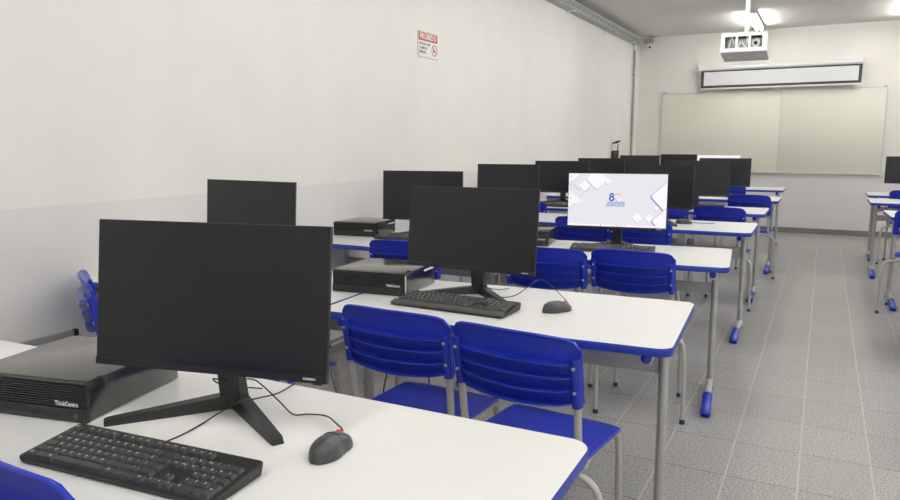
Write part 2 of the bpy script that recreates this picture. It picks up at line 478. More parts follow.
CHAIRS = [
 (1.60, .607, -6, 'blue chair whose curved top pokes in at the bottom left corner'),
 (1.590, 1.795, -2.5, 'blue chair pushed in at the second table, left of its neighbour'),
 (2.010, 1.755, -6.8, 'blue chair nearest the aisle at the second table, seat showing beside a steel leg'),
 (.222, 1.725, -33, 'blue chair against the left wall behind the nearest monitor'),
 (.850, 1.86, 0, 'blue chair behind the nearest monitor, only its seat corner showing'),
 (1.556, 3.245, 7, 'blue chair in front of the lit monitor, half behind a dark monitor'),
 (1.958, 3.342, -1.6, 'blue chair nearest the aisle in front of the lit monitor'),
 (.795, 3.14, 6, 'blue chair in front of the left-wall table with the computer case'),
 (1.275, 4.745, -2, 'blue chair half hidden behind the left half of the lit monitor'),
 (1.690, 4.690, 3, 'blue chair half hidden behind the right half of the lit monitor'),
 (2.022, 5.989, -7, 'blue chair at the fifth aisle table, behind the table with the lone mouse'),
 (1.585, 5.95, 0, 'blue chair sliver under the turned dark monitor behind the lit one'),
 (.405, 5.84, 0, 'blue chair at the left wall glimpsed left of the lit monitor'),
 (2.104, 7.565, -7, 'blue chair at the sixth table left of the aisle'),
 (1.715, 9.28, 0, 'farthest blue chair left of the aisle, below the dark monitors'),
 (3.60, 9.02, 0, 'farthest blue chair right of the aisle, below a dark monitor'),
 (3.455, 6.36, 0, 'blue chair on the right of the aisle, cut by the photo edge'),
]
for i, c in enumerate(CHAIRS):
    o = make_chair(*c, small=i > 12)
    if i == 0: o.scale = (1, 1, 1.028)      # this chair stands a touch taller

# ------------------------------------------------------------------ monitors
PW, PH = .5365, .3105
def make_monitor(x, y, yaw, tilt, zb, label, lit=None, logo=True, roll=0):
    rt = thing('computer_monitor', label, 'monitor', (x, y, TH), R(yaw), 'flat desktop monitors')
    T = Matrix.Translation((0, 0, zb - TH)) @ Matrix.Rotation(-R(tilt), 4, 'X') @ Matrix.Rotation(R(roll), 4, 'Y')
    # housing: slim slab with a stepped back
    h = MB()
    h.box(-PW / 2, PW / 2, .0012, .011, 0, PH, .0012, T)
    h.box(-PW / 2 + .05, PW / 2 - .05, .0105, .026, .012, PH * .62, .006, T)
    h.box(-.11, .11, .025, .034, .02, PH * .5, .005, T)
    hs = h.build('housing', M['black_soft'], rt)
    if not lit:
        MB().box(-PW / 2 + .0016, PW / 2 - .0016, 0, .0016, .0155, PH - .0016, 0, T).build('screen', M['screen_off'], rt, 0)
    else:
        lit(rt, T)
    c = MB().box(-PW / 2, PW / 2, -.0012, .0022, 0, .0150, .0006, T).build('chin', M['chin'], rt, 0)
    if logo:
        text_obj('logo', 'SAMSUNG', .0058, M['logo'], c, T @ Matrix.Translation((PW / 2 - .037, -.0014, .0078)) @ UPRIGHT, depth=.0003, bold=.0002)
    MB().box(PW / 2 - .030, PW / 2 - .012, .003, .009, -.004, .001, .001, T).build('power_button', M['black'], rt, 0)
    # stand
    top = T @ Vector((0, .026, .05))
    dep = zb - TH
    nk = MB()
    a, b_ = Vector((0, .100, .014)), Vector((0, top.y, top.z))
    def sect(p, w, t): return [p + Vector((-w, -t, 0)), p + Vector((w, -t, 0)), p + Vector((w, t, 0)), p + Vector((-w, t, 0))]
    nk.ring([sect(Vector((0, .104, .004)), .024, .020), sect(Vector((0, .100, .030)), .025, .017), sect(Vector((0, .088, dep)), .026, .012), sect(Vector((0, b_.y + .012, b_.z + .03)), .028, .010)])
    nk.build('stand_neck', M['black'], rt, 30)
    for s in (-1, 1):
        f = MB(); tip = Vector((s * .200 - .010, -.056, 0)); v0 = Vector((s * -.004, .118, 0)); d = (tip - v0).normalized(); n = Vector((-d.y, d.x, 0))
        def sec(t, w, h): p = v0.lerp(tip, t); return [p - n * w, p + n * w, p + n * w * .8 + Vector((0, 0, h)), p - n * w * .8 + Vector((0, 0, h))]
        f.ring([sec(0, .019, .031), sec(.15, .0185, .029), sec(.97, .0135, .013), sec(1, .011, .011)])
        f.build('stand_foot', M['black'], rt, 30)
    return rt

# the lit desktop: one mesh, several emitting colours
EM = [emis('screen_glow_lilac', (.835, .805, .86), 1.0), emis('screen_glow_white', (.97, .955, .985), 1.0), emis('screen_glow_shadow', (.62, .58, .67), 1.0),
      emis('screen_glow_blue', (.02, .10, .52), 1.0), emis('screen_glow_orange', (.95, .52, .10), 1.0), emis('screen_glow_violet', (.36, .28, .60), 1.0),
      emis('screen_glow_textblue', (.20, .27, .62), 1.0), emis('screen_glow_red', (.65, .2, .25), 1.0)]
def wallpaper(rt, T):
    mb = MB(); W, Hh = PW - .006, PH - .020; zc = .0155 + Hh / 2; lv = [0]
    x_min, x_max, z_min, z_max = -W / 2, W / 2, -Hh / 2, Hh / 2
    def clip(poly):
        for ax, lim, sg in ((0, x_min, 1), (0, x_max, -1), (1, z_min, 1), (1, z_max, -1)):
            out = []
            for i in range(len(poly)):
                p, q = poly[i - 1], poly[i]
                ip, iq = (p[ax] - lim) * sg >= 0, (q[ax] - lim) * sg >= 0
                if ip != iq:
                    t = (lim - p[ax]) / (q[ax] - p[ax]); out.append((p[0] + (q[0] - p[0]) * t, p[1] + (q[1] - p[1]) * t))
                if iq: out.append(q)
            poly = out
            if not poly: return poly
        return poly
    def poly(pts, mi):
        pts = clip(pts)
        if len(pts) < 3: return
        lv[0] += 1; y = -.00005 - lv[0] * .000012
        mb.mi = mi
        mb._f([mb.bm.verts.new(T @ Vector((p[0], y, zc + p[1]))) for p in pts])
    def tile(u, v, s, rot, mi=1, sh=2, so=(-.002, -.0032)):
        cx, cz = x_min + u * W, z_max - v * Hh
        def sq(k, ox, oz): 
            o = []
            for p in rrect(s * k, s * k, s * .12, 3):
                a = R(rot); o.append((cx + ox + p[0] * math.cos(a) - p[1] * math.sin(a), cz + oz + p[0] * math.sin(a) + p[1] * math.cos(a)))
            return o
        poly(sq(1.03, *so), sh); poly(sq(1, 0, 0), mi)
    mb.mi = 0
    b = MB(); 
    mb.box(x_min, x_max, 0, .0016, zc + z_min, zc + z_max, 0, T)
    for a in ((.055, .22, .140, 0), (.125, .13, .085, 0)): tile(a[0], a[1], a[2], 43, 0, 2)
    tile(.165, .235, .044, 43); tile(.295, .10, .085, 43); tile(.405, .145, .024, 43); tile(.085, .52, .034, 43); tile(.0, .50, .075, 43)
    tile(.02, .02, .07, 43)
    tile(1.0, .42, .120, 43, 1, 5, (-.005, -.004)); tile(1.01, .88, .115, 43, 1, 5, (-.004, -.003)); tile(.83, .82, .034, 43, 1, 2); tile(.715, .82, .040, 43, 1, 2); tile(.905, .63, .020, 43); tile(.68, .60, .010, 43)
    # logo: 8 and a ring
    def ringp(u, v, r, w, a0, a1, mi, n=20, asp=1):
        cx, cz = x_min + u * W, z_max - v * Hh
        for k in range(n):
            p = []
            for aa, rr in ((k, r), (k + 1, r), (k + 1, r - w), (k, r - w)):
                ang = R(a0 + (a1 - a0) * aa / n); p.append((cx + rr * math.cos(ang) * asp, cz + rr * math.sin(ang)))
            y0 = lv[0]; poly(p, mi); lv[0] = y0
        lv[0] += 1
    ringp(.450, .402, .0120, .0070, 0, 360, 3); ringp(.450, .468, .0145, .0078, 0, 360, 3)
    ringp(.512, .440, .0205, .0058, 20, 165, 4); ringp(.512, .440, .0205, .0050, 250, 340, 1); ringp(.515, .47, .016, .004, 180, 250, 6)
    for r_, (v, widths) in enumerate(((.545, (.020, .012, .022, .008, .016)), (.595, (.014, .02, .01, .022, .018)))):
        u = .395 + .008 * (r_ == 0)
        for wd in widths:
            cx, cz = x_min + u * W, z_max - v * Hh
            poly([(cx, cz - .0055), (cx + wd, cz - .0055), (cx + wd + .004, cz + .0055), (cx + .004, cz + .0055)], 6)
            poly([(cx + .003, cz - .0018), (cx + wd - .003, cz - .0018), (cx + wd - .001, cz + .0018), (cx + .005, cz + .0018)], 0)
            u += (wd + .0035) / W
    # icons down the left edge and the task bar
    for k in range(9):
        cx, cz = x_min + .012, z_max - .018 - k * .024
        mi = (7, 2, 7, 2, 2, 7, 2, 2, 2)[k]
        poly([(cx - .003, cz - .003), (cx + .003, cz - .003), (cx + .003, cz + .003), (cx - .003, cz + .003)], mi)
    poly([(x_min, z_min), (x_max, z_min), (x_max, z_min + .011), (x_min, z_min + .011)], 1)
    for u, mi in ((.34, 3), (.47, 2), (.49, 2), (.51, 6), (.53, 2), (.55, 4), (.57, 2), (.59, 6)):
        cx = x_min + u * W; poly([(cx, z_min + .003), (cx + .005, z_min + .003), (cx + .005, z_min + .008), (cx, z_min + .008)], mi)
    o = mb.build('screen', EM, rt, 0)
    o['label'] = 'lit screen with pale wallpaper of tilted white tiles and a blue logo'
def blank_lit(rt, T):
    MB().box(-PW / 2 + .0016, PW / 2 - .0016, 0, .0016, .0155, PH - .0016, 0, T).build('screen', EM[1], rt, 0)

MONS = [
 (1.647, .991, 13.5, 7.3, .870, 'biggest dark monitor, on the nearest white table', None, .2),
 (1.588, 2.315, -.9, 6.8, .868, 'dark monitor on the second table above a keyboard with palm rest', None, 0),
 (1.747, 3.828, 8.4, 2.5, .867, 'lit monitor showing a white tiled wallpaper with a blue logo', wallpaper, 0),
 (1.695, 5.180, -20, 3.3, .877, 'dark monitor turned sideways directly behind the lit monitor, right corner showing', None, 0),
 (1.774, 6.42, 11, 3.0, .880, 'dark monitor at the fifth aisle table, right of the turned one', None, 0),
 (1.778, 8.275, 3.2, 3.0, .867, 'rightmost dark monitor of the far cluster, against the grey back wall', None, 0),
 (1.507, 9.916, 5.8, 3.0, .874, 'far lit monitor, only its bright top strip above dark monitors', blank_lit, 0),
 (.579, 2.224, -4.2, 4.3, .874, 'dark monitor by the left wall right above the nearest monitor', None, 0),
 (.522, 3.806, 9, 2.7, .860, 'dark monitor by the left wall next to the computer case, third row', None, 0),
 (.458, 5.298, .8, 2.9, .863, 'dark monitor poking above the second-table monitor', None, 0),
 (.474, 6.604, 4.7, 2.9, .861, 'blue-black monitor just left of the lit monitor', None, 0),
 (.498, 7.894, .7, 2.9, .864, 'dark monitor whose top shows left of the brown holder', None, 0),
 (.472, 9.915, 9.1, 2.9, .866, 'dark monitor right under the grey conduit, far left wall', None, 0),
 (.763, 11.226, 3.1, 2.9, .864, 'farthest dark monitor, below the left end of the whiteboard', None, 0),
 (3.641, 9.567, 2.1, 2.9, .876, 'dark monitor alone at the right edge, right of the whiteboard', None, 0),
]
for i, m in enumerate(MONS): make_monitor(*m[:6], lit=m[6], logo=i < 3, roll=m[7])

# ------------------------------------------------------------------ computer cases
CWd, CDp, CHt = .314, .300, .0885
def make_case(x, y, yaw, label, sticker=False):
    """(x,y): front right bottom corner"""
    rt = thing('computer_case', label, 'computer', (x, y, TH), R(yaw), 'small desktop computer cases')
    MB().box(-CWd, 0, .012, CDp, .003, CHt, .0025).build('chassis', M['case'], rt)
    f = MB(); f.box(-CWd, 0, .004, .0125, .001, CHt - .002, .0015)
    # sloping ribbed grille
    n = 9
    for k in range(n):
        z = .034 + k * (CHt - .040) / n
        f.box(-CWd + .004, -.004, -.0005, .006, z, z + .0036, .0006)
    f.box(-CWd, 0, -.0005, .006, .001, .031, .0015)
    f.box(-CWd, 0, .0, .006, CHt - .0045, CHt - .002, .0008)
    fp = f.build('front_panel', M['case_side'], rt)
    pl = MB().box(-.076, -.016, -.0012, .001, .034, .0465, 0).build('logo_plate', M['case_side'], rt, 0)
    text_obj('logo', 'ThinkCentre', .0140, M['logo'], pl, Matrix.Translation((-.046, -.0014, .0402)) @ UPRIGHT, depth=.0003, bold=.0003, xs=.82)
    for px in (-.150, -.132):
        MB().box(px, px + .013, -.0012, .001, .011, .017, 0).build('usb_port', M['port'], rt, 0)
    for px in (-.104, -.086, -.070):
        MB().lathe([(.0032, 0), (.0032, .0012)], 12, Matrix.Translation((px, 0, .014)) @ Matrix.Rotation(PI / 2, 4, 'X')).build('audio_socket', M['port'], rt)
    MB().lathe([(.0065, 0), (.0062, .0016), (.004, .0018)], 18, Matrix.Translation((-.024, 0, .016)) @ Matrix.Rotation(PI / 2, 4, 'X')).build('power_button', M['case'], rt)
    for fx in (-CWd + .03, -.03):
        for fy in (.04, CDp - .03):
            MB().lathe([(.009, 0), (.009, .004)], 12, Matrix.Translation((fx, fy, 0))).build('rubber_foot', M['port'], rt)
    if sticker:
        s1 = MB().box(-.0005, .0006, .009, .020, .012, .078, 0).build('label_strip', M['label_white'], rt, 0); s1['label'] = 'white paper strip'
        s2 = MB().box(-.0005, .0006, .19, .285, .066, .075, 0).build('label_strip', M['label_white'], rt, 0); s2['label'] = 'white paper strip'
    elif sticker is None:
        s2 = MB().box(-.0005, .0006, .20, .285, .060, .068, 0).build('label_strip', M['label_white'], rt, 0); s2['label'] = 'white paper strip'
    return rt
make_case(1.422, .872, 12.3, 'nearest black computer case, left of the biggest monitor')
make_case(1.363, 2.225, 6.0, 'black computer case with white paper strip left of the palm-rest keyboard', True)
make_case(.290, 3.62, 7.0, 'black computer case on the table beside the left wall', None)
make_case(1.394, 3.729, 9.0, 'black computer case half hidden left of the lit monitor')

# ------------------------------------------------------------------ keyboards
U = .0190
def layout():
    K = []   # (x,y,w,h,txt) in units; y rows upward
    def row(y, x, items):
        for it in items:
            if isinstance(it, (int, float)): x += it; continue
            t, w = it if isinstance(it, tuple) else (it, 1)
            K.append((x, y, w, 1, t)); x += w
    row(0, 0, [('Ctrl', 1.25), ('', 1.25), ('Alt', 1.25), ('', 6.25), ('Alt', 1.25), ('', 1.25), ('', 1.25), ('Ctrl', 1.25)])
    row(1, 0, [('', 1.25), '\\', *'ZXCVBNM', ',', '.', ';', '/', ('', 1.75)])
    row(2, 0, [('', 1.75), *'ASDFGHJKL', 'Ç', '~', ']', ('', 1.25)])
    row(3, 0, [('Tab', 1.5), *'QWERTYUIOP', '´', '[', ('', 1.5)])
    row(4, 0, ["'", *'1234567890', '-', '=', ('', 2)])
    row(5.3, 0, ['Esc', 1, 'F1', 'F2', 'F3', 'F4', .5, 'F5', 'F6', 'F7', 'F8', .5, 'F9', 'F10', 'F11', 'F12'])
    row(0, 15.25, ['<', 'v', '>']); row(1, 16.25, ['^'])
    row(3, 15.25, ['Del', 'End', 'Pg']); row(4, 15.25, ['Ins', 'Hm', 'Pg']); row(5.3, 15.25, ['Prt', 'Scr', 'Brk'])
    row(0, 18.5, [('0', 2), ',']); row(1, 18.5, ['1', '2', '3']); row(2, 18.5, ['4', '5', '6', '.']); row(3, 18.5, ['7', '8', '9'])
    row(4, 18.5, ['Num', '/', '*', '-'])
    K.append((21.5, 3, 1, 1, '+')); K.append((21.5, 0, 1, 2, 'Ent'))
    return K
LAY = layout()
def key_mesh(w, h, txt, mtx, detail):
    mb = MB(); g = .0010
    W, D = w * U - g, h * U - g; z = .0068; i = .0022
    lo = rrect(W, D, .0015, 2); hi = rrect(W - 2 * i, D - 2 * i, .0018, 2); md = rrect(W - .0008, D - .0008, .0015, 2)
    mb.ring([[mtx @ Vector((p[0], p[1], 0)) for p in lo], [mtx @ Vector((p[0], p[1], .0015)) for p in md], [mtx @ Vector((p[0], p[1] + .0004, z - .0006)) for p in hi], [mtx @ Vector((p[0] * .94, p[1] * .94 + .0004, z)) for p in hi]])
    if txt and detail:
        sz = .0074 if len(txt) == 1 else .0044
        tm = text_mesh(txt, sz, depth=.0003)
        b = bmesh.new(); b.from_mesh(tm); mb.mi = 1
        ox = -W / 2 + i + (.0042 if len(txt) == 1 else W * .5 - i)
        mb.merge(b, mtx @ Matrix.Translation((ox, .0022 if len(txt) == 1 else .001, z + .0001)))
    return mb
def make_keyboard(x, y, yaw, label, depth, palm, detail=True, keys_apart=True):
    """(x,y): front left corner on the table"""
    rt = thing('computer_keyboard', label, 'keyboard', (x, y, TH), R(yaw), 'black computer keyboards')
    Wd = .448; mar = .010; y0 = depth - 6.35 * U - mar
    h0, h1 = .014, .026
    sl = (h1 - h0) / depth
    mb = MB()
    ol = rrect(Wd, depth, .006 if not palm else .012, 4, Wd / 2, depth / 2)
    zt = lambda p: h0 + sl * p[1] - (.004 if palm and p[1] < y0 - .002 else 0)
    mb.ring([[(p[0] * .985 + .0033, p[1] * .97 + .002, .0012) for p in ol], [(p[0], p[1], zt(p) - .006) for p in ol], [(p[0], p[1], zt(p) - .0015) for p in ol], [(p[0] * .995 + .0011, p[1] * .985 + .001, zt(p)) for p in ol]])
    mb.build('base', M['kb'], rt)
    if palm:
        p = MB()
        prof = [(.001, .004), (.001, .010), (.006, .0145), (.016, .0158), (y0 - .004, h0 + sl * y0 + .003), (y0 - .001, h0 + sl * y0 + .001), (y0 - .001, .004)]
        p.ring([[(xx, q[0], q[1]) for q in prof] for xx in (.001, Wd - .001)])
        p.build('palm_rest', M['palm'], rt, 30)
    A = Matrix.Translation((mar, y0, h0 + sl * y0 - .0004)) @ Matrix.Rotation(math.atan(sl), 4, 'X')
    rest = None; allk = MB()
    order = sorted(range(len(LAY)), key=lambda i: LAY[i][1] * 100 - LAY[i][0])
    for n_, i in enumerate(order):
        kx, ky, w, h, t = LAY[i]
        m_ = A @ Matrix.Translation(((kx + w / 2) * U, (ky + h / 2) * U, 0))
        if keys_apart and n_ < 100:
            key_mesh(w, h, t, m_, detail).build('key', [M['key'], M['legend']], rt, 30)
        else:
            k = key_mesh(w, h, t, m_, detail)
            me = k.mesh('tmp', M['key'], 0); b = bmesh.new(); b.from_mesh(me)
            mi = [f.material_index for f in b.faces]
            mp = {v: allk.bm.verts.new(v.co) for v in b.verts}
            for f in b.faces:
                allk.mi = f.material_index; allk._f([mp[v] for v in f.verts])
            b.free(); bpy.data.meshes.remove(me)
    o = allk.build('key_block', [M['key'], M['legend']], rt, 30)
    o['kind'] = 'stuff'
    return rt
def local(rt_loc, yaw, pts):
    Mi = (Matrix.Translation(rt_loc) @ Matrix.Rotation(yaw, 4, 'Z')).inverted()
    return [Mi @ Vector(p) for p in pts]
def cord(rt, pts, name='cord', r=.0017, m='cable'):
    yaw = rt.rotation_euler.z
    MB().tube(smooth_path(local(rt.location, yaw, pts), 7), r, 7).build(name, M[m], rt)

k1 = make_keyboard(1.474, .700, 5.2, 'black keyboard on the nearest table in front of the biggest monitor', .1335, False)
cord(k1, [(1.672, .850, .778), (1.658, .878, .770), (1.646, .93, .7635), (1.638, .989, .764), (1.668, 1.012, .787), (1.69, 1.039, .800), (1.682, 1.1, .787), (1.667, 1.18, .77), (1.646, 1.262, .7635)])
k2 = make_keyboard(1.386, 2.093, -1.7, 'black keyboard with a wide palm rest on the second table', .163, True)
cord(k2, [(1.585, 2.245, .775), (1.581, 2.300, .770), (1.583, 2.345, .790), (1.591, 2.375, .802), (1.605, 2.389, .800), (1.64, 2.45, .775), (1.66, 2.54, .7635)])
make_keyboard(1.548, 3.635, 10.5, 'black keyboard on the table in front of the lit monitor', .1335, False, True, False)
make_keyboard(1.515, 6.79, 0, 'black keyboard on the far edge of the fifth aisle table', .1335, False, True, False)
make_keyboard(.325, 3.55, 5, 'black keyboard hidden behind a chair back near the left wall', .1335, False, True, False)
make_keyboard(.36, 6.16, 0, 'flat dark keyboard below the blue-black monitor left of the lit one', .1335, False, True, False)

# ------------------------------------------------------------------ mice
def make_mouse(x, y, yaw, label, pts=None):
    rt = thing('computer_mouse', label, 'mouse', (x, y, TH), R(yaw), 'dark computer mice')
    def shell(x_cut0, x_cut1, y0, y1, inset, name, m, zoff=0):
        mb = MB(); n, k = 22, 20; rings = []
        for i in range(n + 1):
            t = y0 + (y1 - y0) * i / n            # -1 rear .. 1 front
            w = .0315 * (1 - abs(t) ** 3.2 * (.55 if t > 0 else .75)) * (1 - .10 * math.exp(-((t - .1) / .35) ** 2))
            hgt = .0375 * (1 - ((t + .18) / 1.25) ** 2 * .72)
            if t < -.75: hgt *= 1 - ((-t - .75) / .25) ** 2 * .35
            if abs(t) > .96: w *= .86
            r = []
            for j in range(k + 1):
                a = PI * j / k
                u = math.cos(a)
                xx = max(x_cut0, min(x_cut1, u)) * w
                uu = max(x_cut0, min(x_cut1, u))
                zz = hgt * (1 - abs(uu) ** 2.6) ** (1 / 2.2)
                r.append(Vector((xx * (1 + inset), t * .0565, max(.0025, zz) + zoff)))
            r.append(Vector((-w * .97 * max(0, min(1, -x_cut0)), t * .0565, .001)) if x_cut0 < 0 else Vector((w * x_cut0, t * .0565, .001)))
            r.append(Vector((w * .97 * min(1, x_cut1), t * .0565, .001)) if x_cut1 > 0 else Vector((w * x_cut1, t * .0565, .001)))
            rings.append(r)
        mb.ring(rings)
        return mb.build(name, m, rt, 50)
    shell(-1, 1, -1, .97, 0, 'body', M['mouse'])
    shell(.08, .80, .12, 1.0, 0, 'button', M['mouse'], .0012)
    shell(-.80, -.08, .12, 1.0, 0, 'button', M['mouse'], .0012)
    w = MB().lathe([(.009, -.0035), (.0105, -.0025), (.0105, .0025), (.009, .0035)], 18, Matrix.Translation((0, .030, .0235)) @ Matrix.Rotation(PI / 2, 4, 'Y')).build('scroll_wheel', M['red'], rt)
    w['label'] = 'red scroll wheel'
    if pts: cord(rt, pts)
    return rt
make_mouse(1.955, 1.000, 6, 'dark grey mouse on the nearest table, right of the biggest monitor',
           [(1.944, 1.046, .774), (1.937, 1.062, .778), (1.906, 1.085, .776), (1.851, 1.121, .77), (1.8, 1.124, .7635), (1.771, 1.109, .7635), (1.719, 1.128, .775), (1.651, 1.146, .797), (1.632, 1.133, .812), (1.625, 1.06, .832), (1.600, 1.052, .832), (1.585, 1.10, .80), (1.60, 1.20, .7635)])
make_mouse(1.955, 2.275, -35, 'dark mouse on the second table, right of the palm-rest keyboard',
           [(1.985, 2.315, .772), (1.978, 2.335, .776), (1.871, 2.503, .785), (1.809, 2.562, .80), (1.785, 2.538, .81), (1.782, 2.439, .80), (1.762, 2.391, .78), (1.72, 2.393, .7635), (1.673, 2.378, .7635), (1.625, 2.46, .7635)])
make_mouse(1.87, 5.27, -75, 'lone dark mouse on the table behind the lit monitor',
           [(1.925, 5.285, .770), (1.97, 5.31, .766), (2.03, 5.34, .763), (2.07, 5.36, .763)])

# cables hanging from the second table
for lab, m, pts in (
  ('black cable hanging under the second table, left of the first chair seat', 'cable', [(1.135, 2.44, .735), (1.13, 2.44, .55), (1.15, 2.43, .40), (1.12, 2.44, .25), (1.16, 2.46, .08), (1.20, 2.50, .004), (1.34, 2.54, .004)]),
  ('black cable hanging straight under the second table, between the pushed-in chairs', 'cable', [(1.335, 2.46, .735), (1.345, 2.46, .55), (1.335, 2.46, .38), (1.35, 2.47, .20), (1.40, 2.50, .02), (1.46, 2.52, .004), (1.60, 2.54, .004)]),
  ('grey cable looping below the left-wall table beside the nearest monitor', 'cable_grey', [(.96, 2.42, .735), (.93, 2.33, .62), (.97, 2.24, .50), (1.03, 2.22, .34), (1.04, 2.26, .18), (1.00, 2.34, .03), (.86, 2.42, .005), (.6, 2.46, .005)])):
    o = MB().tube(smooth_path(pts, 7), .0032, 7).build('hanging_cable', M[m]); tag(o, lab, 'cable')

# ------------------------------------------------------------------ things on the walls and ceiling
# sign
s = thing('wall_sign', 'small red and white PROIBIDO sign on the left wall', 'sign', (0, 4.812, 2.081))
SG = Matrix.Translation((.006, 0, 0)) @ Matrix.Rotation(PI / 2, 4, 'Z') @ UPRIGHT   # text plane facing +x
SWd, SHt = .294, .184
MB().box(.0, .004, -SWd / 2 - .004, SWd / 2 + .004, -SHt / 2 - .004, SHt / 2 + .004).build('backing', M['sign_grey'], s, 0)
MB().box(.004, .0052, -SWd / 2, SWd / 2, -SHt / 2, SHt / 2).build('white_panel', M['sign_white'], s, 0)
MB().box(.0052, .0058, -SWd / 2 + .004, SWd / 2 - .004, .028, SHt / 2 - .004).build('red_header', M['sign_red'], s, 0)
text_obj('lettering', 'PROIBIDO', .058, M['sign_white'], s, SG @ Matrix.Translation((0, .058, .0003)), bold=.0012, xs=.95)
for k, t in enumerate(('ENTRAR COM', 'COMIDA E', 'BEBIDAS')):
    text_obj('lettering', t, .026, M['sign_ink'], s, SG @ Matrix.Translation((-.135, .004 - k * .030, -.0003)), bold=.0006, align='LEFT')
pg = MB()
def ring_mesh(mb, cy, cz, r, w, x, n=28):
    A = [(x, cy + r * math.cos(2 * PI * k / n), cz + r * math.sin(2 * PI * k / n)) for k in range(n)]
    B = [(x, cy + (r - w) * math.cos(2 * PI * k / n), cz + (r - w) * math.sin(2 * PI * k / n)) for k in range(n)]
    A2 = [(p[0] - .0006, p[1], p[2]) for p in A]; B2 = [(p[0] - .0006, p[1], p[2]) for p in B]
    mb.ring([A2, A, B, B2], cap=False)
ring_mesh(pg, .095, -.030, .043, .008, .0062)
d = Vector((0, .707, -.707)); nn = Vector((0, .707, .707)); c0 = Vector((.0058, .095, -.030))
pg.ring([[c0 - d * .037 + nn * q + Vector((o, 0, 0)) for q, o in ((-.004, 0), (.004, 0), (.004, .0005), (-.004, .0005))], [c0 + d * .037 + nn * q + Vector((o, 0, 0)) for q, o in ((-.004, 0), (.004, 0), (.004, .0005), (-.004, .0005))]])
pg.build('prohibition_ring', M['sign_red'], s, 0)
ic = MB(); ic.box(.0052, .0057, .080, .096, -.045, -.012); ic.box(.0052, .0057, .100, .112, -.045, -.028)
ic.build('pictogram', M['sign_ink'], s, 0)

# cable tray along the top of the left wall
t = thing('cable_tray', 'long grey metal cable tray along the left wall under the ceiling', 'cable tray', (0, 0, 0))
tr = MB()
tr.box(.002, .10, -3, 11.25, 2.850, 2.8525); tr.box(.098, .1005, -3, 11.25, 2.850, 2.935); tr.box(.002, .0045, -3, 11.25, 2.850, 2.935)
tr.box(.086, .1005, -3, 11.25, 2.933, 2.936)
tr.build('channel', M['gal'], t, 0)
sl = MB()
for k in range(44): sl.box(.1003, .1012, 3 + k * .19, 3.09 + k * .19, 2.885, 2.900)
sl.build('slot', M['slot'], t, 0)['kind'] = 'stuff'
for yb in (8.05, 9.60, 10.95, 6.4):
    br = MB(); br.box(0, .105, yb - .02, yb + .02, 2.838, 2.850); br.box(0, .006, yb - .02, yb + .02, 2.77, 2.850)
    br.build('bracket', M['white_metal'], t, 0)
# junction at the corner and the camera
cb = thing('corner_box', 'small grey junction box in the far left ceiling corner', 'junction box', (0, 0, 0))
MB().box(.09, .23, 11.52, 11.66, 2.905, 2.965, .004).build('box', M['conduit'], cb)
MB().box(.11, .21, 11.655, 11.717, 2.92, 2.95).build('wall_mount', M['conduit'], cb, 0)
cam_ = thing('security_camera', 'small white round security camera in the far left ceiling corner', 'camera', (.16, 11.60, 2.85))
MB().lathe([(.02, .055), (.03, .05), (.045, .03), (.05, .01), (.045, -.02), (.025, -.042), (.0, -.048)], 20).build('dome', M['white_plastic'], cam_)
MB().lathe([(.018, .055), (.018, .0)], 14, Matrix.Translation((0, 0, 0))).build('stem', M['white_plastic'], cam_)
MB().lathe([(.019, 0), (.019, .010), (.012, .014), (0, .015)], 16, Matrix.Translation((.026, -.035, -.012)) @ Matrix.Rotation(R(68), 4, 'X') @ Matrix.Rotation(R(25), 4, 'Y')).build('lens', M['lens'], cam_)
# vertical conduit
cd = thing('vertical_conduit', 'grey vertical conduit pipe in the far left corner', 'pipe', (.024, 11.28, 0))
MB().tube([(0, 0, .08), (0, 0, 1.4), (0, 0, 2.78)], .017, 14).build('pipe', M['conduit'], cd)
MB().tube([(0, 0, 2.77), (0, 0, 2.85)], .021, 14).build('coupling', M['white_plastic'], cd)
for z in (.6, 1.5, 2.4): MB().box(-.0235, .003, -.035, .035, z - .012, z + .012).build('clip', M['conduit'], cd, 0)
# low conduit on the left wall
lc = thing('cable_duct', 'thin grey cable duct low on the left wall, ending in a black cap', 'cable duct', (0, 0, 0))
MB().box(0, .018, -2.5, 1.78, .545, .570, .003).build('duct', M['conduit'], lc)
MB().box(0, .022, 1.78, 1.80, .543, .572, .004).build('end_cap', M['black'], lc)
# brown holder
ch = thing('wall_holder', 'small brown cup-shaped holder with a dark rod on the left wall', 'holder', (.055, 10.20, 1.09))
MB().lathe([(.0, 0), (.046, 0), (.050, .01), (.052, .15), (.044, .15), (.042, .02), (0, .018)], 22).build('cup', M['brown'], ch)
MB().box(-.055, -.04, -.02, .02, .03, .12, .002).build('wall_mount', M['brown'], ch)
MB().tube([(.02, .03, .02), (.022, .035, .15), (.025, .04, .245)], .007, 8).build('rod', M['port'], ch)
MB().tube([(-.03, -.06, .255), (.01, .02, .268), (.04, .075, .285)], [.010, .018, .012], 10).build('tip', M['port'], ch)

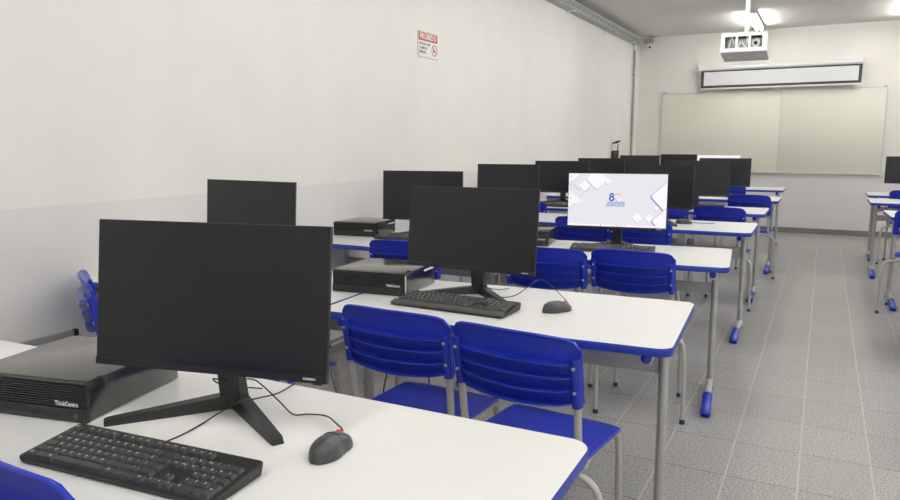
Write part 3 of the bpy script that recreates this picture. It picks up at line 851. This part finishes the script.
# whiteboard
wb = thing('whiteboard', 'large cream whiteboard in two panels on the back wall', 'whiteboard', (1.925, Y1, 1.508))
bw, bh = 3.055, 1.203
MB().box(-bw / 2, .186, -.022, 0, -bh / 2, bh / 2, .002).build('panel', M['board'], wb)
MB().box(.190, bw / 2, -.022, 0, -bh / 2, bh / 2, .002).build('panel', M['board'], wb)
MB().box(.184, .192, -.0235, -.001, -bh / 2, bh / 2).build('seam_strip', M['alu'], wb, 0)
for nm, b in (('frame_rail', (-bw / 2 - .012, bw / 2 + .012, -.028, 0, bh / 2, bh / 2 + .012)), ('frame_rail', (-bw / 2 - .012, bw / 2 + .012, -.034, 0, -bh / 2 - .016, -bh / 2)),
              ('frame_rail', (-bw / 2 - .014, -bw / 2, -.028, 0, -bh / 2, bh / 2)), ('frame_rail', (bw / 2, bw / 2 + .014, -.028, 0, -bh / 2, bh / 2))):
    MB().box(*b).build(nm, M['alu'], wb, 0)
for x_, z_ in ((-bw / 2 + .02, bh / 2 + .02), (bw / 2 - .02, bh / 2 + .02)):
    MB().lathe([(.016, 0), (.016, .03), (.008, .034)], 14, Matrix.Translation((x_, 0, z_)) @ Matrix.Rotation(PI / 2, 4, 'X')).build('fixing_knob', M['rivet'], wb)

# roll-down projection screen
ps = thing('projection_screen', 'roll-down projection screen, mostly rolled up, above the whiteboard', 'projection screen', (2.052, Y1 - .10, 2.44))
MB().tube([(-1.115, 0, .03), (1.115, 0, .03)], .034, 16).build('casing', M['white_metal'], ps)
for sx in (-1, 1):
    MB().box(sx * 1.105 - .018, sx * 1.105 + .018, -.03, .094, .055, .085, .003).build('bracket', M['white_plastic'], ps)
    MB().box(sx * 1.095 - .02, sx * 1.095 + .02, -.037, .037, -.008, .066, .004).build('end_cap', M['white_plastic'], ps)
MB().box(-1.035, 1.035, -.001, .001, -.225, .0).build('cloth', M['screen_cloth'], ps, 0)
bo = MB(); bo.box(-1.075, -1.035, -.0012, .0012, -.262, 0); bo.box(1.035, 1.075, -.0012, .0012, -.262, 0); bo.box(-1.035, 1.035, -.0012, .0012, -.262, -.225); bo.box(-1.035, 1.035, -.0014, -.001, -.022, 0)
bo.build('black_border', M['screen_border'], ps, 0)
MB().box(-1.085, 1.10, -.010, .010, -.285, -.262, .004).build('bottom_bar', M['white_metal'], ps)
hm = MB(); hm.tube([(.035 * math.cos(R(a)) - .0, -.003, -.286 + .030 * math.sin(R(a))) for a in range(180, 361, 20)], .006, 8)
hm.build('pull_handle', M['white_plastic'], ps)

# ceiling projector in a cage
pj = thing('projector_cage', 'white metal cage with a grey projector hanging from the ceiling', 'projector', (1.905, 8.20, 2.300), R(1.5))
TILT = Matrix.Rotation(R(-5), 4, 'X')
cw, cdp, chh = .455, .50, .195
e = .022
fr = MB()
fr.box(-cw / 2, cw / 2, 0, .014, 0, .040, .002, TILT); fr.box(-cw / 2, cw / 2, 0, .014, chh - .036, chh, .002, TILT)
for xa, xb in ((-cw / 2, -cw / 2 + .040), (-.082, -.058), (.045, .070), (cw / 2 - .050, cw / 2)): fr.box(xa, xb, .0005, .0135, .038, chh - .034, 0, TILT)
for zz in (0, chh - e): fr.box(-cw / 2, cw / 2, cdp - .016, cdp, zz, zz + e, 0, TILT)
for xx in (-cw / 2, cw / 2 - e): fr.box(xx, xx + e, cdp - .016, cdp, e, chh - e, 0, TILT)
fr.box(-cw / 2, -cw / 2 + .004, .012, cdp - .012, 0, chh, 0, TILT); fr.box(cw / 2 - .004, cw / 2, .012, cdp - .012, 0, chh, 0, TILT)
fr.box(-cw / 2, cw / 2, .012, cdp - .012, chh - .004, chh, 0, TILT)
fr.build('cage_frame', M['white_metal'], pj, 0)
bt = MB().box(-cw / 2, cw / 2, .0, cdp, -.006, .0, 0, TILT).build('bottom_panel', M['grey_panel'], pj, 0)
for xx in (-.14, .14):
    MB().lathe([(.022, -.0085), (.022, -.006)], 14, TILT @ Matrix.Translation((xx, .25, 0))).build('screw', M['label_white'], bt, 0)
b = MB(); b.box(-.17, .17, .06, .38, .030, .140, .012)
for k in range(6): b.box(-.155, -.10, .055, .062, .042 + k * .015, .049 + k * .015)
bd = b.build('projector_body', M['proj_dark'], pj)
MB().lathe([(.045, 0), (.045, .03), (.036, .034), (.030, .02), (0, .018)], 22, Matrix.Translation((.115, .062, .085)) @ Matrix.Rotation(PI / 2, 4, 'X')).build('fan_ring', M['white_metal'], bd)
MB().lathe([(.018, 0), (.018, .02), (0, .022)], 16, Matrix.Translation((.115, .05, .085)) @ Matrix.Rotation(PI / 2, 4, 'X')).build('fan_hub', M['port'], bd)
wr = MB(); wr.tube(smooth_path([(-.06, .045, .03), (-.03, .04, .10), (.02, .035, .05), (.03, .04, .15), (-.02, .045, .17)], 6), .006, 7); wr.tube(smooth_path([(-.15, .05, .05), (-.12, .045, .16), (-.1, .045, .08)], 6), .006, 7)
wr.build('cables', M['label_white'], pj)['kind'] = 'stuff'
ph = H - 2.300
MB().tube([(.01, .2, chh - .02), (.01, .2, ph - .02)], .024, 16).build('pole', M['white_metal'], pj)
MB().lathe([(.075, ph - .012), (.075, ph - .0005)], 20, Matrix.Translation((.01, .2, 0))).build('ceiling_plate', M['white_metal'], pj)
MB().tube([(.01, .2, ph - .10), (.01, .2, ph - .03)], .040, 16).build('collar', M['white_metal'], pj)

# fluorescent lamps
LAMP_X, LAMP_Y = (1.795, 3.62, 5.45), (-1.9, .5, 2.9, 5.3, 7.7, 10.62)
def make_lamp(x, y, label, group):
    rt = thing('fluorescent_lamp', label, 'ceiling lamp', (x, y, H), 0, group)
    h = MB(); h.box(-.055, .055, -.62, .62, -.040, 0, .004)
    h.build('housing', M['white_metal'], rt)
    for sx in (-1, 1):
        tb = MB().tube([(sx * .032, -.59, -.068), (sx * .032, .59, -.068)], .0135, 12).build('tube', M['tube'], rt)
        for sy in (-1, 1): MB().box(sx * .032 - .012, sx * .032 + .012, sy * .605 - .012, sy * .605 + .012, -.085, -.036).build('lamp_holder', M['white_plastic'], rt, 0)
    return rt
for x in LAMP_X:
    for y in LAMP_Y:
        if x == LAMP_X[0] and y == LAMP_Y[-1]: make_lamp(x, y, 'lit fluorescent lamp on the ceiling behind the projector pole', None)
        else: make_lamp(x, y, 'fluorescent ceiling lamp outside the photo, lighting the classroom', 'fluorescent lamps out of view')

# ------------------------------------------------------------------ camera and world
f, yaw, pitch, roll, cx, chh_ = 700.8327, .4874, .15, -.0019, 2.741, 1.3357
fw = Vector((-math.sin(yaw) * math.cos(pitch), math.cos(yaw) * math.cos(pitch), -math.sin(pitch)))
rt_ = Vector((math.cos(yaw), math.sin(yaw), 0)); up = rt_.cross(fw)
rr = rt_ * math.cos(roll) + up * math.sin(roll); uu = up * math.cos(roll) - rt_ * math.sin(roll)
cam = bpy.data.cameras.new('camera'); co = bpy.data.objects.new('camera', cam); COL.objects.link(co)
cam.sensor_width = 36; cam.lens = f / 900 * 36; cam.clip_start = .02
co.matrix_world = Matrix(((rr.x, uu.x, -fw.x, cx), (rr.y, uu.y, -fw.y, 0), (rr.z, uu.z, -fw.z, chh_), (0, 0, 0, 1)))
sc.camera = co
w = bpy.data.worlds.new('world'); sc.world = w; w.use_nodes = True
w.node_tree.nodes['Background'].inputs[0].default_value = (.8, .82, .85, 1)
w.node_tree.nodes['Background'].inputs[1].default_value = .3
sc.view_settings.view_transform = 'Standard'; sc.view_settings.look = 'None'
sc.view_settings.gamma = 1; sc.view_settings.use_curve_mapping = False
sc.view_settings.exposure = 0
sc.cycles.use_denoising = True
sc.cycles.max_bounces = 8; sc.cycles.diffuse_bounces = 5
sc.cycles.sample_clamp_indirect = 6
